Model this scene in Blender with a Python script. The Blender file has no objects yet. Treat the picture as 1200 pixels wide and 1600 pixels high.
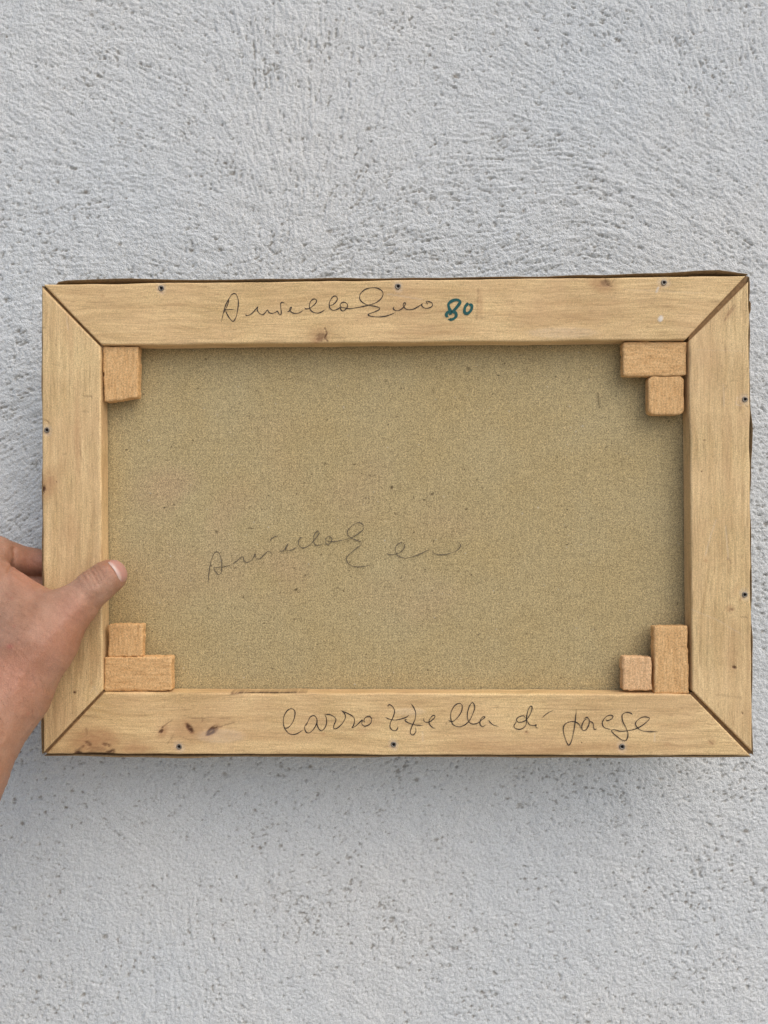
import bpy, math, random
import numpy as np
from mathutils import Vector, Matrix

random.seed(7)
rng = np.random.default_rng(7)
scene = bpy.context.scene
COL = scene.collection

# ------------------------------------------------------------------ camera
D = 0.52                 # lens to the front of the stretcher, metres
F = 1155.0               # focal length in photo pixels (1200 x 1600)
cd = bpy.data.cameras.new("camera")
cam = bpy.data.objects.new("camera", cd)
COL.objects.link(cam)
cam.location = (0, -D, 0)
cam.rotation_euler = (math.pi / 2, 0, 0)
cd.sensor_fit = 'VERTICAL'
cd.sensor_height = 24.0
cd.lens = 24.0 * F / 1600.0
cd.clip_start = 0.01
cd.clip_end = 50
scene.camera = cam

# ------------------------------------------------------------------ light
SUN_EL, SUN_AZ = 52.0, 44.0      # elevation; degrees to the right of the camera's back
world = bpy.data.worlds.new("World")
scene.world = world
world.use_nodes = True
wn = world.node_tree
bg = wn.nodes["Background"]
sky = wn.nodes.new("ShaderNodeTexSky")
sky.sky_type = 'NISHITA'
sky.sun_disc = False
sky.sun_elevation = math.radians(SUN_EL)
sky.sun_rotation = math.radians(180 - SUN_AZ)
sky.air_density = 0.8
sky.dust_density = 3.0
sky.ozone_density = 1.0
wn.links.new(sky.outputs[0], bg.inputs[0])
bg.inputs[1].default_value = 0.15
sd = bpy.data.lights.new("sun", 'SUN')
sd.energy = 1.5
sd.angle = math.radians(80)
sd.color = (1.0, 0.95, 0.88)
sun = bpy.data.objects.new("sun", sd)
COL.objects.link(sun)
el, az = math.radians(SUN_EL), math.radians(SUN_AZ)
to_sun = Vector((math.sin(az) * math.cos(el), -math.cos(az) * math.cos(el), math.sin(el)))
sun.rotation_euler = to_sun.to_track_quat('Z', 'Y').to_euler()
scene.view_settings.view_transform = 'Standard'
scene.view_settings.look = 'None'
scene.view_settings.exposure = 0.08
scene.view_settings.gamma = 1.0

# ------------------------------------------------------------------ maths helpers
YAW = math.radians(-1.1)      # the right end of the canvas is held a little nearer the lens
PX, PY = 618.0, 808.0         # point of the photo the painting's own origin sits at


def world_at(px, py, Y):
    """point where the sight line through a measured photo position meets depth Y"""
    k = (D + Y) / F
    return np.array([(px - 600.0) * k, Y, (800.0 - py) * k])


ORG = world_at(PX, PY, 0.0)
cy, sy = math.cos(YAW), math.sin(YAW)
AX = np.array([cy, sy, 0.0])       # along
AN = np.array([-sy, cy, 0.0])      # into the wall


def loc(px, py, d=0.0):
    """photo measure -> painting-local (x, depth, z) on the plane at depth d"""
    px = np.asarray(px, float); py = np.asarray(py, float)
    dx = (px - 600.0) / F; dz = (800.0 - py) / F
    # ray: (dx*t, -D+t, dz*t); plane: (p-ORG).AN = d
    t = (d + ORG @ AN + D * AN[1]) / (dx * AN[0] + AN[1])
    X = dx * t - ORG[0]; Y = -D + t - ORG[1]; Z = dz * t - ORG[2]
    return np.stack([X * AX[0] + Y * AX[1], X * AN[0] + Y * AN[1], Z], -1)


def mesh_from(name, verts, faces, mat=None, parent=None, smooth=True, attrs=None, uv=None):
    me = bpy.data.meshes.new(name)
    verts = np.asarray(verts, np.float32)
    faces = np.asarray(faces, np.int32)
    nf, k = faces.shape
    me.vertices.add(len(verts)); me.vertices.foreach_set("co", verts.ravel())
    me.loops.add(nf * k); me.loops.foreach_set("vertex_index", faces.ravel())
    me.polygons.add(nf)
    me.polygons.foreach_set("loop_start", np.arange(0, nf * k, k, dtype=np.int32))
    me.polygons.foreach_set("loop_total", np.full(nf, k, np.int32))
    me.polygons.foreach_set("use_smooth", np.full(nf, smooth, bool))
    me.update(calc_edges=True)
    for an, arr in (attrs or {}).items():
        a = me.attributes.new(an, 'FLOAT', 'POINT')
        a.data.foreach_set("value", np.asarray(arr, np.float32).ravel())
    me.validate()
    if mat:
        me.materials.append(mat)
    o = bpy.data.objects.new(name, me)
    COL.objects.link(o)
    if parent:
        o.parent = parent
    return o


def grid_faces(nu, nv, off=0, flip=False):
    """quads of a vertex grid indexed i*nv + j"""
    i, j = np.meshgrid(np.arange(nu - 1), np.arange(nv - 1), indexing='ij')
    a = (i * nv + j).ravel() + off
    f = np.stack([a, a + nv, a + nv + 1, a + 1], -1)
    return f[:, ::-1] if flip else f


def fft_noise(shape, fx, fy, seed, ang=0.0, power=2.0):
    """periodic noise; fx, fy = correlation length in samples along / across"""
    r = np.random.default_rng(seed)
    n = r.standard_normal(shape)
    kx = np.fft.fftfreq(shape[0])[:, None]; ky = np.fft.fftfreq(shape[1])[None, :]
    ca, sa = math.cos(ang), math.sin(ang)
    u = kx * ca + ky * sa; v = -kx * sa + ky * ca
    g = np.exp(-((np.abs(u) * fx * 2.2) ** power + (np.abs(v) * fy * 2.2) ** power))
    o = np.real(np.fft.ifft2(np.fft.fft2(n) * g))
    return (o - o.mean()) / (o.std() + 1e-9)


def sample(tile, x, y):
    nx, ny = tile.shape
    x = np.mod(x, nx); y = np.mod(y, ny)
    i = np.floor(x).astype(int); j = np.floor(y).astype(int)
    fx = x - i; fy = y - j
    i %= nx; j %= ny
    i1 = (i + 1) % nx; j1 = (j + 1) % ny
    return ((tile[i, j] * (1 - fx) + tile[i1, j] * fx) * (1 - fy)
            + (tile[i, j1] * (1 - fx) + tile[i1, j1] * fx) * fy)


def sstep(a, b, x):
    t = np.clip((x - a) / (b - a), 0, 1)
    return t * t * (3 - 2 * t)


def seg_dist(P, A, B):
    A = np.asarray(A, float); B = np.asarray(B, float)
    ab = B - A
    t = np.clip(((P - A) @ ab) / (ab @ ab + 1e-12), 0, 1)
    return np.linalg.norm(P - (A + t[..., None] * ab), axis=-1), t


def poly_dist(P, pts):
    d = None
    for a, b in zip(pts[:-1], pts[1:]):
        e, _ = seg_dist(P, a, b)
        d = e if d is None else np.minimum(d, e)
    return d


def tag(o, label=None, cat=None, kind=None, group=None):
    if label: o['label'] = label
    if cat: o['category'] = cat
    if kind: o['kind'] = kind
    if group: o['group'] = group
    return o

# ------------------------------------------------------------------ materials
class Mat:
    def __init__(self, name, rough=0.7, spec=0.3):
        self.m = bpy.data.materials.new(name)
        self.m.use_nodes = True
        self.t = self.m.node_tree
        self.b = self.t.nodes["Principled BSDF"]
        self.b.inputs['Roughness'].default_value = rough
        self.b.inputs['Specular IOR Level'].default_value = spec

    def n(self, kind, **kw):
        nd = self.t.nodes.new(kind)
        for k, v in kw.items():
            if k in nd.inputs.keys():
                nd.inputs[k].default_value = v
            else:
                setattr(nd, k, v)
        return nd

    def link(self, a, b): self.t.links.new(a, b)

    def attr(self, name): return self.n("ShaderNodeAttribute", attribute_name=name).outputs['Fac']

    def coords(self, scale=(1, 1, 1)):
        tc = self.n("ShaderNodeTexCoord")
        mp = self.n("ShaderNodeMapping")
        mp.inputs['Scale'].default_value = scale
        mp.inputs['Rotation'].default_value = (0.61, 0.47, 0.83)   # keeps flat faces off the noise lattice
        self.link(tc.outputs['Object'], mp.inputs['Vector'])
        return mp.outputs[0]

    def noise(self, vec, scale, detail=2, rough=0.5):
        nd = self.n("ShaderNodeTexNoise")
        nd.inputs['Scale'].default_value = scale
        nd.inputs['Detail'].default_value = detail
        nd.inputs['Roughness'].default_value = rough
        self.link(vec, nd.inputs['Vector'])
        return nd.outputs['Fac']

    def ramp(self, fac, stops):
        r = self.n("ShaderNodeValToRGB")
        e = r.color_ramp.elements
        while len(e) < len(stops): e.new(0.5)
        for el_, (p, c) in zip(e, stops):
            el_.position = p
            el_.color = (c, c, c, 1) if isinstance(c, (int, float)) else (*c, 1)
        self.link(fac, r.inputs[0])
        return r.outputs[0]

    def mix(self, fac, a, b, mode='MIX'):
        m = self.n("ShaderNodeMix", data_type='RGBA', blend_type=mode)
        for s, v in ((m.inputs[0], fac), (m.inputs[6], a), (m.inputs[7], b)):
            if isinstance(v, bpy.types.NodeSocket): self.link(v, s)
            elif isinstance(v, (int, float)): s.default_value = v
            else: s.default_value = (*v, 1)
        return m.outputs[2]

    def math(self, op, a, b=0.0, c=None):
        m = self.n("ShaderNodeMath", operation=op)
        for i, v in enumerate((a, b, c)):
            if v is None: continue
            if isinstance(v, bpy.types.NodeSocket): self.link(v, m.inputs[i])
            else: m.inputs[i].default_value = v
        return m.outputs[0]

    def bump(self, h, dist, strength=1.0):
        b = self.n("ShaderNodeBump")
        b.inputs['Distance'].default_value = dist
        b.inputs['Strength'].default_value = strength
        self.link(h, b.inputs['Height'])
        self.link(b.outputs[0], self.b.inputs['Normal'])

    def color(self, c):
        if isinstance(c, bpy.types.NodeSocket): self.link(c, self.b.inputs['Base Color'])
        else: self.b.inputs['Base Color'].default_value = (*c, 1)


def plaster_mat():
    M = Mat("white_plaster", 0.85, 0.15)
    v = M.coords()
    big = M.noise(v, 4, 4, 0.6)
    base = M.mix(M.ramp(big, [(0.3, 0.0), (0.7, 1.0)]), (0.69, 0.72, 0.715), (0.76, 0.76, 0.72))
    grit = M.noise(v, 1300, 2, 0.7)
    base = M.mix(0.55, base, M.ramp(grit, [(0.3, 0.5), (0.5, 1.0), (0.75, 1.3)]), 'MULTIPLY')
    sp = M.ramp(M.noise(v, 480, 3, 0.65), [(0.60, 0.0), (0.68, 1.0)])
    base = M.mix(M.math('MULTIPLY', sp, 0.5), base, (0.38, 0.365, 0.32))
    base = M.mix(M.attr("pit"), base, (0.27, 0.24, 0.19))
    M.color(base)
    h = M.math('ADD', M.math('MULTIPLY', M.noise(v, 900, 3, 0.65), 1.0), M.math('MULTIPLY', M.noise(v, 420, 2, 0.5), 1.3))
    M.bump(h, 0.0011, 0.9)
    return M.m


def wood_mat(name="bare_wood", tint=(1, 1, 1), horiz=True):
    M = Mat(name, 0.62, 0.25)
    sc = (14, 200, 320) if horiz else (320, 200, 14)
    v = M.coords(sc)
    v2 = M.coords((60, 400, 900) if horiz else (900, 400, 60))
    vi = M.coords()
    pale = tuple(a * b for a, b in zip((0.83, 0.605, 0.298), tint))
    dark = tuple(a * b for a, b in zip((0.60, 0.41, 0.185), tint))
    g = M.attr("grain")
    base = M.mix(g, pale, dark)
    fine = M.noise(v, 1.0, 4, 0.6)
    base = M.mix(0.5, base, M.ramp(fine, [(0.25, 0.80), (0.55, 1.0), (0.8, 1.08)]), 'MULTIPLY')
    fib = M.noise(v2, 1.0, 2, 0.7)
    base = M.mix(0.8, base, M.ramp(fib, [(0.25, 0.62), (0.42, 0.95), (0.75, 1.12)]), 'MULTIPLY')
    grit = M.noise(vi, 1300, 1, 0.6)
    base = M.mix(0.5, base, M.ramp(grit, [(0.3, 0.58), (0.7, 1.38)]), 'MULTIPLY')
    ln = M.noise(M.coords((9, 150, 620) if horiz else (620, 150, 9)), 1.0, 3, 0.6)
    lines = M.ramp(M.math('ABSOLUTE', M.math('SUBTRACT', ln, 0.5)), [(0.0, 1.0), (0.03, 0.0)])
    gate = M.ramp(M.noise(vi, 30, 3, 0.6), [(0.36, 0.0), (0.58, 1.0)])
    base = M.mix(M.math('MULTIPLY', M.math('MULTIPLY', lines, gate), 0.55), base, (0.42, 0.255, 0.12))
    pores = M.ramp(M.noise(M.coords((170, 500, 1100) if horiz else (1100, 500, 170)), 1.0, 1, 0.5), [(0.66, 0.0), (0.72, 1.0)])
    base = M.mix(M.math('MULTIPLY', pores, 0.45), base, (0.36, 0.21, 0.10))
    mott = M.ramp(M.noise(vi, 22, 4, 0.65), [(0.35, 0.0), (0.7, 1.0)])
    base = M.mix(M.math('MULTIPLY', mott, 0.38), base, (0.70, 0.44, 0.24))
    flk = M.ramp(M.noise(vi, 330, 2, 0.6), [(0.70, 0.0), (0.76, 1.0)])
    base = M.mix(M.math('MULTIPLY', flk, 0.35), base, (0.25, 0.14, 0.06))
    base = M.mix(M.attr("red"), base, (0.46, 0.245, 0.115))
    base = M.mix(M.attr("knot"), base, (0.095, 0.038, 0.018))
    base = M.mix(M.attr("pale"), base, (0.78, 0.72, 0.62))
    M.color(base)
    h = M.math('ADD', M.math('MULTIPLY', fine, 0.5), M.math('MULTIPLY', fib, 1.0))
    M.bump(h, 0.00022, 0.7)
    return M.m


def wedge_mat(name, horiz, c0=(0.80, 0.52, 0.245), c1=(0.60, 0.345, 0.14)):
    M = Mat(name, 0.75, 0.2)
    v = M.coords((90, 600, 760) if horiz else (760, 600, 90))
    vi = M.coords()
    a = M.noise(v, 1.0, 4, 0.65)
    b = M.noise(vi, 900, 3, 0.7)
    base = M.mix(M.ramp(a, [(0.3, 0.0), (0.7, 1.0)]), c1, c0)
    base = M.mix(0.8, base, M.ramp(b, [(0.28, 0.5), (0.5, 1.0), (0.75, 1.4)]), 'MULTIPLY')
    M.color(base)
    M.bump(M.math('ADD', a, b), 0.0004, 0.7)
    return M.m


def canvas_mat():
    M = Mat("raw_linen", 0.9, 0.1)
    v = M.coords()
    tc = M.n("ShaderNodeTexCoord")
    wx = M.n("ShaderNodeTexWave", wave_type='BANDS', bands_direction='X')
    wx.inputs['Scale'].default_value = 300; wx.inputs['Distortion'].default_value = 1.4
    wx.inputs['Detail'].default_value = 1.0; wx.inputs['Detail Scale'].default_value = 0.6
    wz = M.n("ShaderNodeTexWave", wave_type='BANDS', bands_direction='Z')
    wz.inputs['Scale'].default_value = 300; wz.inputs['Distortion'].default_value = 1.4
    wz.inputs['Detail'].default_value = 1.0; wz.inputs['Detail Scale'].default_value = 0.6
    for w in (wx, wz): M.link(tc.outputs['Object'], w.inputs['Vector'])
    weave = M.math('MULTIPLY', wx.outputs['Fac'], wz.outputs['Fac'])
    blot = M.noise(v, 16, 3, 0.6)
    base = M.mix(M.ramp(blot, [(0.3, 0.0), (0.7, 1.0)]), (0.475, 0.365, 0.178), (0.485, 0.39, 0.208))
    base = M.mix(M.math('MULTIPLY', M.attr("warm"), 0.5), base, (0.50, 0.345, 0.20))
    speck = M.noise(v, 1250, 2, 0.75)
    base = M.mix(0.9, base, M.ramp(speck, [(0.32, 0.45), (0.5, 1.0), (0.68, 1.6)]), 'MULTIPLY')
    base = M.mix(0.2, base, M.ramp(weave, [(0.0, 0.75), (0.6, 1.15)]), 'MULTIPLY')
    thr = M.noise(M.coords((55, 50, 900)), 1.0, 2, 0.6)
    base = M.mix(0.4, base, M.ramp(thr, [(0.3, 0.85), (0.7, 1.12)]), 'MULTIPLY')
    thr2 = M.noise(M.coords((900, 50, 55)), 1.0, 2, 0.6)
    base = M.mix(0.4, base, M.ramp(thr2, [(0.3, 0.85), (0.7, 1.12)]), 'MULTIPLY')
    wh = M.ramp(M.noise(v, 420, 1, 0.5), [(0.765, 0.0), (0.80, 1.0)])
    base = M.mix(M.math('MULTIPLY', wh, 0.6), base, (0.62, 0.58, 0.46))
    bl = M.ramp(M.noise(M.coords((1, 1, 1.6)), 300, 1, 0.5), [(0.775, 0.0), (0.80, 1.0)])
    base = M.mix(M.math('MULTIPLY', bl, 0.8), base, (0.06, 0.045, 0.03))
    base = M.mix(M.attr("fleck"), base, (0.05, 0.035, 0.02))
    M.color(base)
    M.bump(M.math('ADD', M.math('MULTIPLY', weave, 0.4), speck), 0.0003, 0.6)
    return M.m


def skin_mat():
    M = Mat("skin", 0.47, 0.42)
    v = M.coords()
    n1 = M.noise(v, 38, 4, 0.6)
    n2 = M.noise(v, 260, 3, 0.6)
    base = M.mix(M.ramp(n1, [(0.36, 0.0), (0.62, 1.0)]), (0.36, 0.183, 0.106), (0.43, 0.243, 0.156))
    base = M.mix(M.math('MULTIPLY', M.attr("red"), 0.75), base, (0.47, 0.185, 0.11))
    base = M.mix(0.3, base, M.ramp(n2, [(0.3, 0.82), (0.7, 1.15)]), 'MULTIPLY')
    base = M.mix(0.5, base, M.ramp(M.noise(v, 1100, 2, 0.6), [(0.3, 0.75), (0.7, 1.2)]), 'MULTIPLY')
    base = M.mix(M.attr("mark"), base, (0.42, 0.12, 0.09))
    M.color(base)
    M.b.inputs['Subsurface Weight'].default_value = 0.22
    M.b.inputs['Subsurface Radius'].default_value = (1.0, 0.35, 0.18)
    M.b.inputs['Subsurface Scale'].default_value = 0.004
    vo = M.n("ShaderNodeTexVoronoi", feature='DISTANCE_TO_EDGE')
    vo.inputs['Scale'].default_value = 900
    M.link(M.coords((1, 1, 1.25)), vo.inputs['Vector'])
    cells = M.ramp(vo.outputs['Distance'], [(0.0, 0.0), (0.25, 1.0)])
    streak = M.noise(M.coords((900, 900, 180)), 1.0, 2, 0.6)
    h = M.math('ADD', M.math('MULTIPLY', cells, 0.5), M.math('ADD', M.noise(v, 700, 3, 0.6), streak))
    M.bump(h, 0.00025, 0.6)
    return M.m


def simple(name, c, rough=0.7, spec=0.3, metal=0.0, var=0.15, scale=300):
    M = Mat(name, rough, spec)
    n = M.noise(M.coords(), scale, 3, 0.6)
    M.color(M.mix(1.0, c, M.ramp(n, [(0.25, 1 - var), (0.75, 1 + var)]), 'MULTIPLY'))
    M.b.inputs['Metallic'].default_value = metal
    return M.m


M_wall = plaster_mat()
M_wh = wood_mat("bare_wood_lengthwise", (1, 1, 1), True)
M_wv = wood_mat("bare_wood_upright", (0.985, 1.0, 1.03), False)
M_canvas = canvas_mat()
M_skin = skin_mat()
M_pen = simple("black_pen", (0.035, 0.026, 0.022), 0.6, 0.3, var=0.4, scale=900)
M_pencil = simple("pencil_line", (0.145, 0.117, 0.072), 0.6, 0.3, var=0.25, scale=1500)
M_green = simple("green_marker", (0.004, 0.085, 0.075), 0.45, 0.4, var=0.35, scale=700)
M_steel = simple("dull_steel", (0.27, 0.235, 0.185), 0.45, 0.5, metal=0.6)
M_hole = simple("dark_rust", (0.012, 0.009, 0.008), 0.8, 0.1)  # near-black colour standing in for the shade inside the hollow pins
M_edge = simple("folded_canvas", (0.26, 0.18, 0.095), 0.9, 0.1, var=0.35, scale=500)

# ------------------------------------------------------------------ wall (structure)
WALL_Y = 0.066


def axis(lo, hi, step, far):
    core = np.arange(lo, hi, step)
    a = [core[0]]; s = step
    while a[-1] > -far: s *= 1.35; a.append(a[-1] - s)
    b = [core[-1]]; s = step
    while b[-1] < far: s *= 1.35; b.append(b[-1] + s)
    return np.concatenate([a[:0:-1], core, b[1:]])


def build_wall():
    st = 0.00088
    xs = axis(-0.335, 0.345, st, 1.4); zs = axis(-0.44, 0.44, st, 1.4)
    N = 1024
    X, Z = np.meshgrid(xs, zs, indexing='ij')
    # trowel direction at places of the wall, (photo x, y, degrees, strength, reach)
    k = (D + WALL_Y) / F
    ctrl = [(150, 80, -22, 1.0, 160), (440, 120, 88, 1.7, 95), (450, 320, 86, 1.2, 80), (580, 250, 72, .9, 90), (800, 60, -28, .9, 120),
            (1100, 60, -62, 1.2, 110), (900, 320, -4, 1.3, 150), (1130, 340, -28, 1.2, 90), (150, 330, -8, .8, 150),
            (620, 380, 6, .9, 120), (20, 700, 34, 1.3, 150), (1190, 700, -20, .9, 160), (120, 1270, -18, .8, 120),
            (420, 1260, 34, .9, 120), (620, 1230, 25, .9, 100), (300, 1480, 86, 1.0, 120), (620, 1450, 75, .5, 120), (850, 1480, 50, .1, 170), (1100, 1200, 10, .6, 100),
            (1080, 1500, 30, .3, 150), (60, 560, 20, .9, 90)]
    vx = np.full(X.shape, 0.02); vy = np.zeros(X.shape); wsum = np.full(X.shape, 1e-3); an = np.zeros(X.shape)
    wob = fft_noise((N, N), 60, 60, 5)
    for (px, py, dg, s, rr) in ctrl:
        cx, cz = (px - 600) * k, (800 - py) * k
        r2 = ((X - cx) ** 2 + (Z - cz) ** 2) / (rr * k) ** 2
        w = np.exp(-r2)
        # strokes are arcs: the angle turns slowly across the patch
        a = math.radians(dg) + 3.2 * (X - cx) * (-1 if dg < 40 else 0.3)
        vx += w * np.cos(2 * a); vy += w * np.sin(2 * a); wsum += w; an += w * s
    ang = 0.5 * np.arctan2(vy, vx) + 0.12 * sample(wob, X / st, Z / st)
    an = np.clip(an / (wsum + 0.15), 0, 1.3)
    K = 12
    H = np.zeros(X.shape); P = np.zeros(X.shape); W = np.zeros(X.shape)
    for i in range(K):
        a = math.pi * i / K
        da = np.abs(np.mod(ang - a + math.pi / 2, math.pi) - math.pi / 2)
        w = np.clip(1 - da / (math.pi / K), 0, 1)
        m = w > 0
        if not m.any(): continue
        t1 = fft_noise((N, N), 5.5, 0.95, 100 + i, a)
        t2 = fft_noise((N, N), 2.6, 0.85, 300 + i, a)
        t3 = fft_noise((N, N), 13, 1.0, 500 + i, a)
        xx, zz = X[m] / st, Z[m] / st
        H[m] += w[m] * sample(t1, xx, zz); P[m] += w[m] * (0.5 * sample(t1, xx, zz) + 0.75 * sample(t2, xx, zz) + 0.55 * sample(t3, xx, zz)); H[m] += w[m] * 0.6 * sample(t3, xx, zz); W[m] += w[m] ** 2
    W = np.sqrt(W); H /= W; P /= W
    iso1 = sample(fft_noise((N, N), 1.5, 1.5, 11), X / st, Z / st)
    iso2 = sample(fft_noise((N, N), 0.75, 0.75, 12), X / st, Z / st)
    big = sample(fft_noise((N, N), 9, 9, 13), X / st, Z / st)
    low = sample(fft_noise((N, N), 55, 55, 14), X / st, Z / st)
    big2 = sample(fft_noise((N, N), 20, 20, 15), X / st, Z / st)
    h = 0.00018 * an * H + 0.00015 * (1.3 - 0.5 * an) * iso1 + 0.00017 * iso2 + 0.00020 * big
    p = -(0.62 * an * P + (1.05 - 0.45 * an) * iso1 + 0.45 * iso2) + 0.16 * low + 0.22 * big2
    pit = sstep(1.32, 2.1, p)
    # a few larger voids
    r = np.random.default_rng(3)
    for _ in range(150):
        cx, cz = r.uniform(-.33, .34), r.uniform(-.43, .43); rad = r.uniform(.0009, .0019)
        i0, i1 = np.searchsorted(xs, (cx - .006, cx + .006)); j0, j1 = np.searchsorted(zs, (cz - .006, cz + .006))
        if i1 - i0 < 2 or j1 - j0 < 2: continue
        sl = (slice(i0, i1), slice(j0, j1))
        dd = np.hypot((X[sl] - cx) * r.uniform(.6, 1), Z[sl] - cz) * (1 + 0.25 * iso2[sl])
        pit[sl] = np.maximum(pit[sl], 1 - sstep(rad * .5, rad * 1.25, dd))
    h = h - 0.0006 * pit
    Yv = WALL_Y - h
    V = np.stack([X, Yv, Z], -1).reshape(-1, 3)
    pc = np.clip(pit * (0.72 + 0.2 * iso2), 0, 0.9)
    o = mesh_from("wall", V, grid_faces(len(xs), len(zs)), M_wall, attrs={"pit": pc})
    tag(o, "rough white trowelled plaster wall", None, 'structure')
    return o


build_wall()

# pale sheet below, out of frame, added only to throw light back up
Mg = Mat("pale_paving", 0.9, 0.1)
Mg.color(Mg.mix(Mg.noise(Mg.coords(), 6, 4), (0.36, 0.34, 0.31), (0.46, 0.44, 0.40)))
gs = np.linspace(-1, 1, 25) ** 3 * 12
GX, GY = np.meshgrid(gs, np.linspace(-12, 0.09, 25), indexing='ij')
bounce_gnd = mesh_from("ground", np.stack([GX, GY, np.full(GX.shape, -1.25)], -1).reshape(-1, 3), grid_faces(25, 25), Mg.m)
tag(bounce_gnd, "pale paved ground at the foot of the wall", None, 'structure')

# ------------------------------------------------------------------ the painting
painting = bpy.data.objects.new("painting", None)
COL.objects.link(painting)
painting.location = ORG
painting.rotation_euler = (0, 0, YAW)
tag(painting, "back of a stretched canvas painting, raw linen in a pale wooden stretcher with handwriting", "painting")

T_CANVAS = 0.0145          # depth of the linen behind the stretcher's face
TILE = 1024
TS = 0.0005
tg_a = fft_noise((TILE, TILE), 90, 5, 21)
tg_b = fft_noise((TILE, TILE), 30, 1.6, 22)
tg_c = fft_noise((TILE, TILE), 10, 0.8, 23)
tg_l = fft_noise((TILE, TILE), 40, 40, 24)
tg_w = fft_noise((TILE, TILE), 60, 60, 25)
tg_p = fft_noise((TILE, TILE), 1.2, 0.9, 26)


def blob(PXY, c, r, ang=0.0, ratio=1.0, soft=0.5):
    """soft ellipse mask in photo measure; ang in degrees, ratio = minor/major"""
    a = math.radians(ang)
    d = PXY - np.array(c, float)
    u = d[..., 0] * math.cos(a) - d[..., 1] * math.sin(a)
    v = d[..., 0] * math.sin(a) + d[..., 1] * math.cos(a)
    q = np.hypot(u, v / ratio) / r
    return 1 - sstep(1 - soft, 1 + soft * .4, q)


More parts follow.
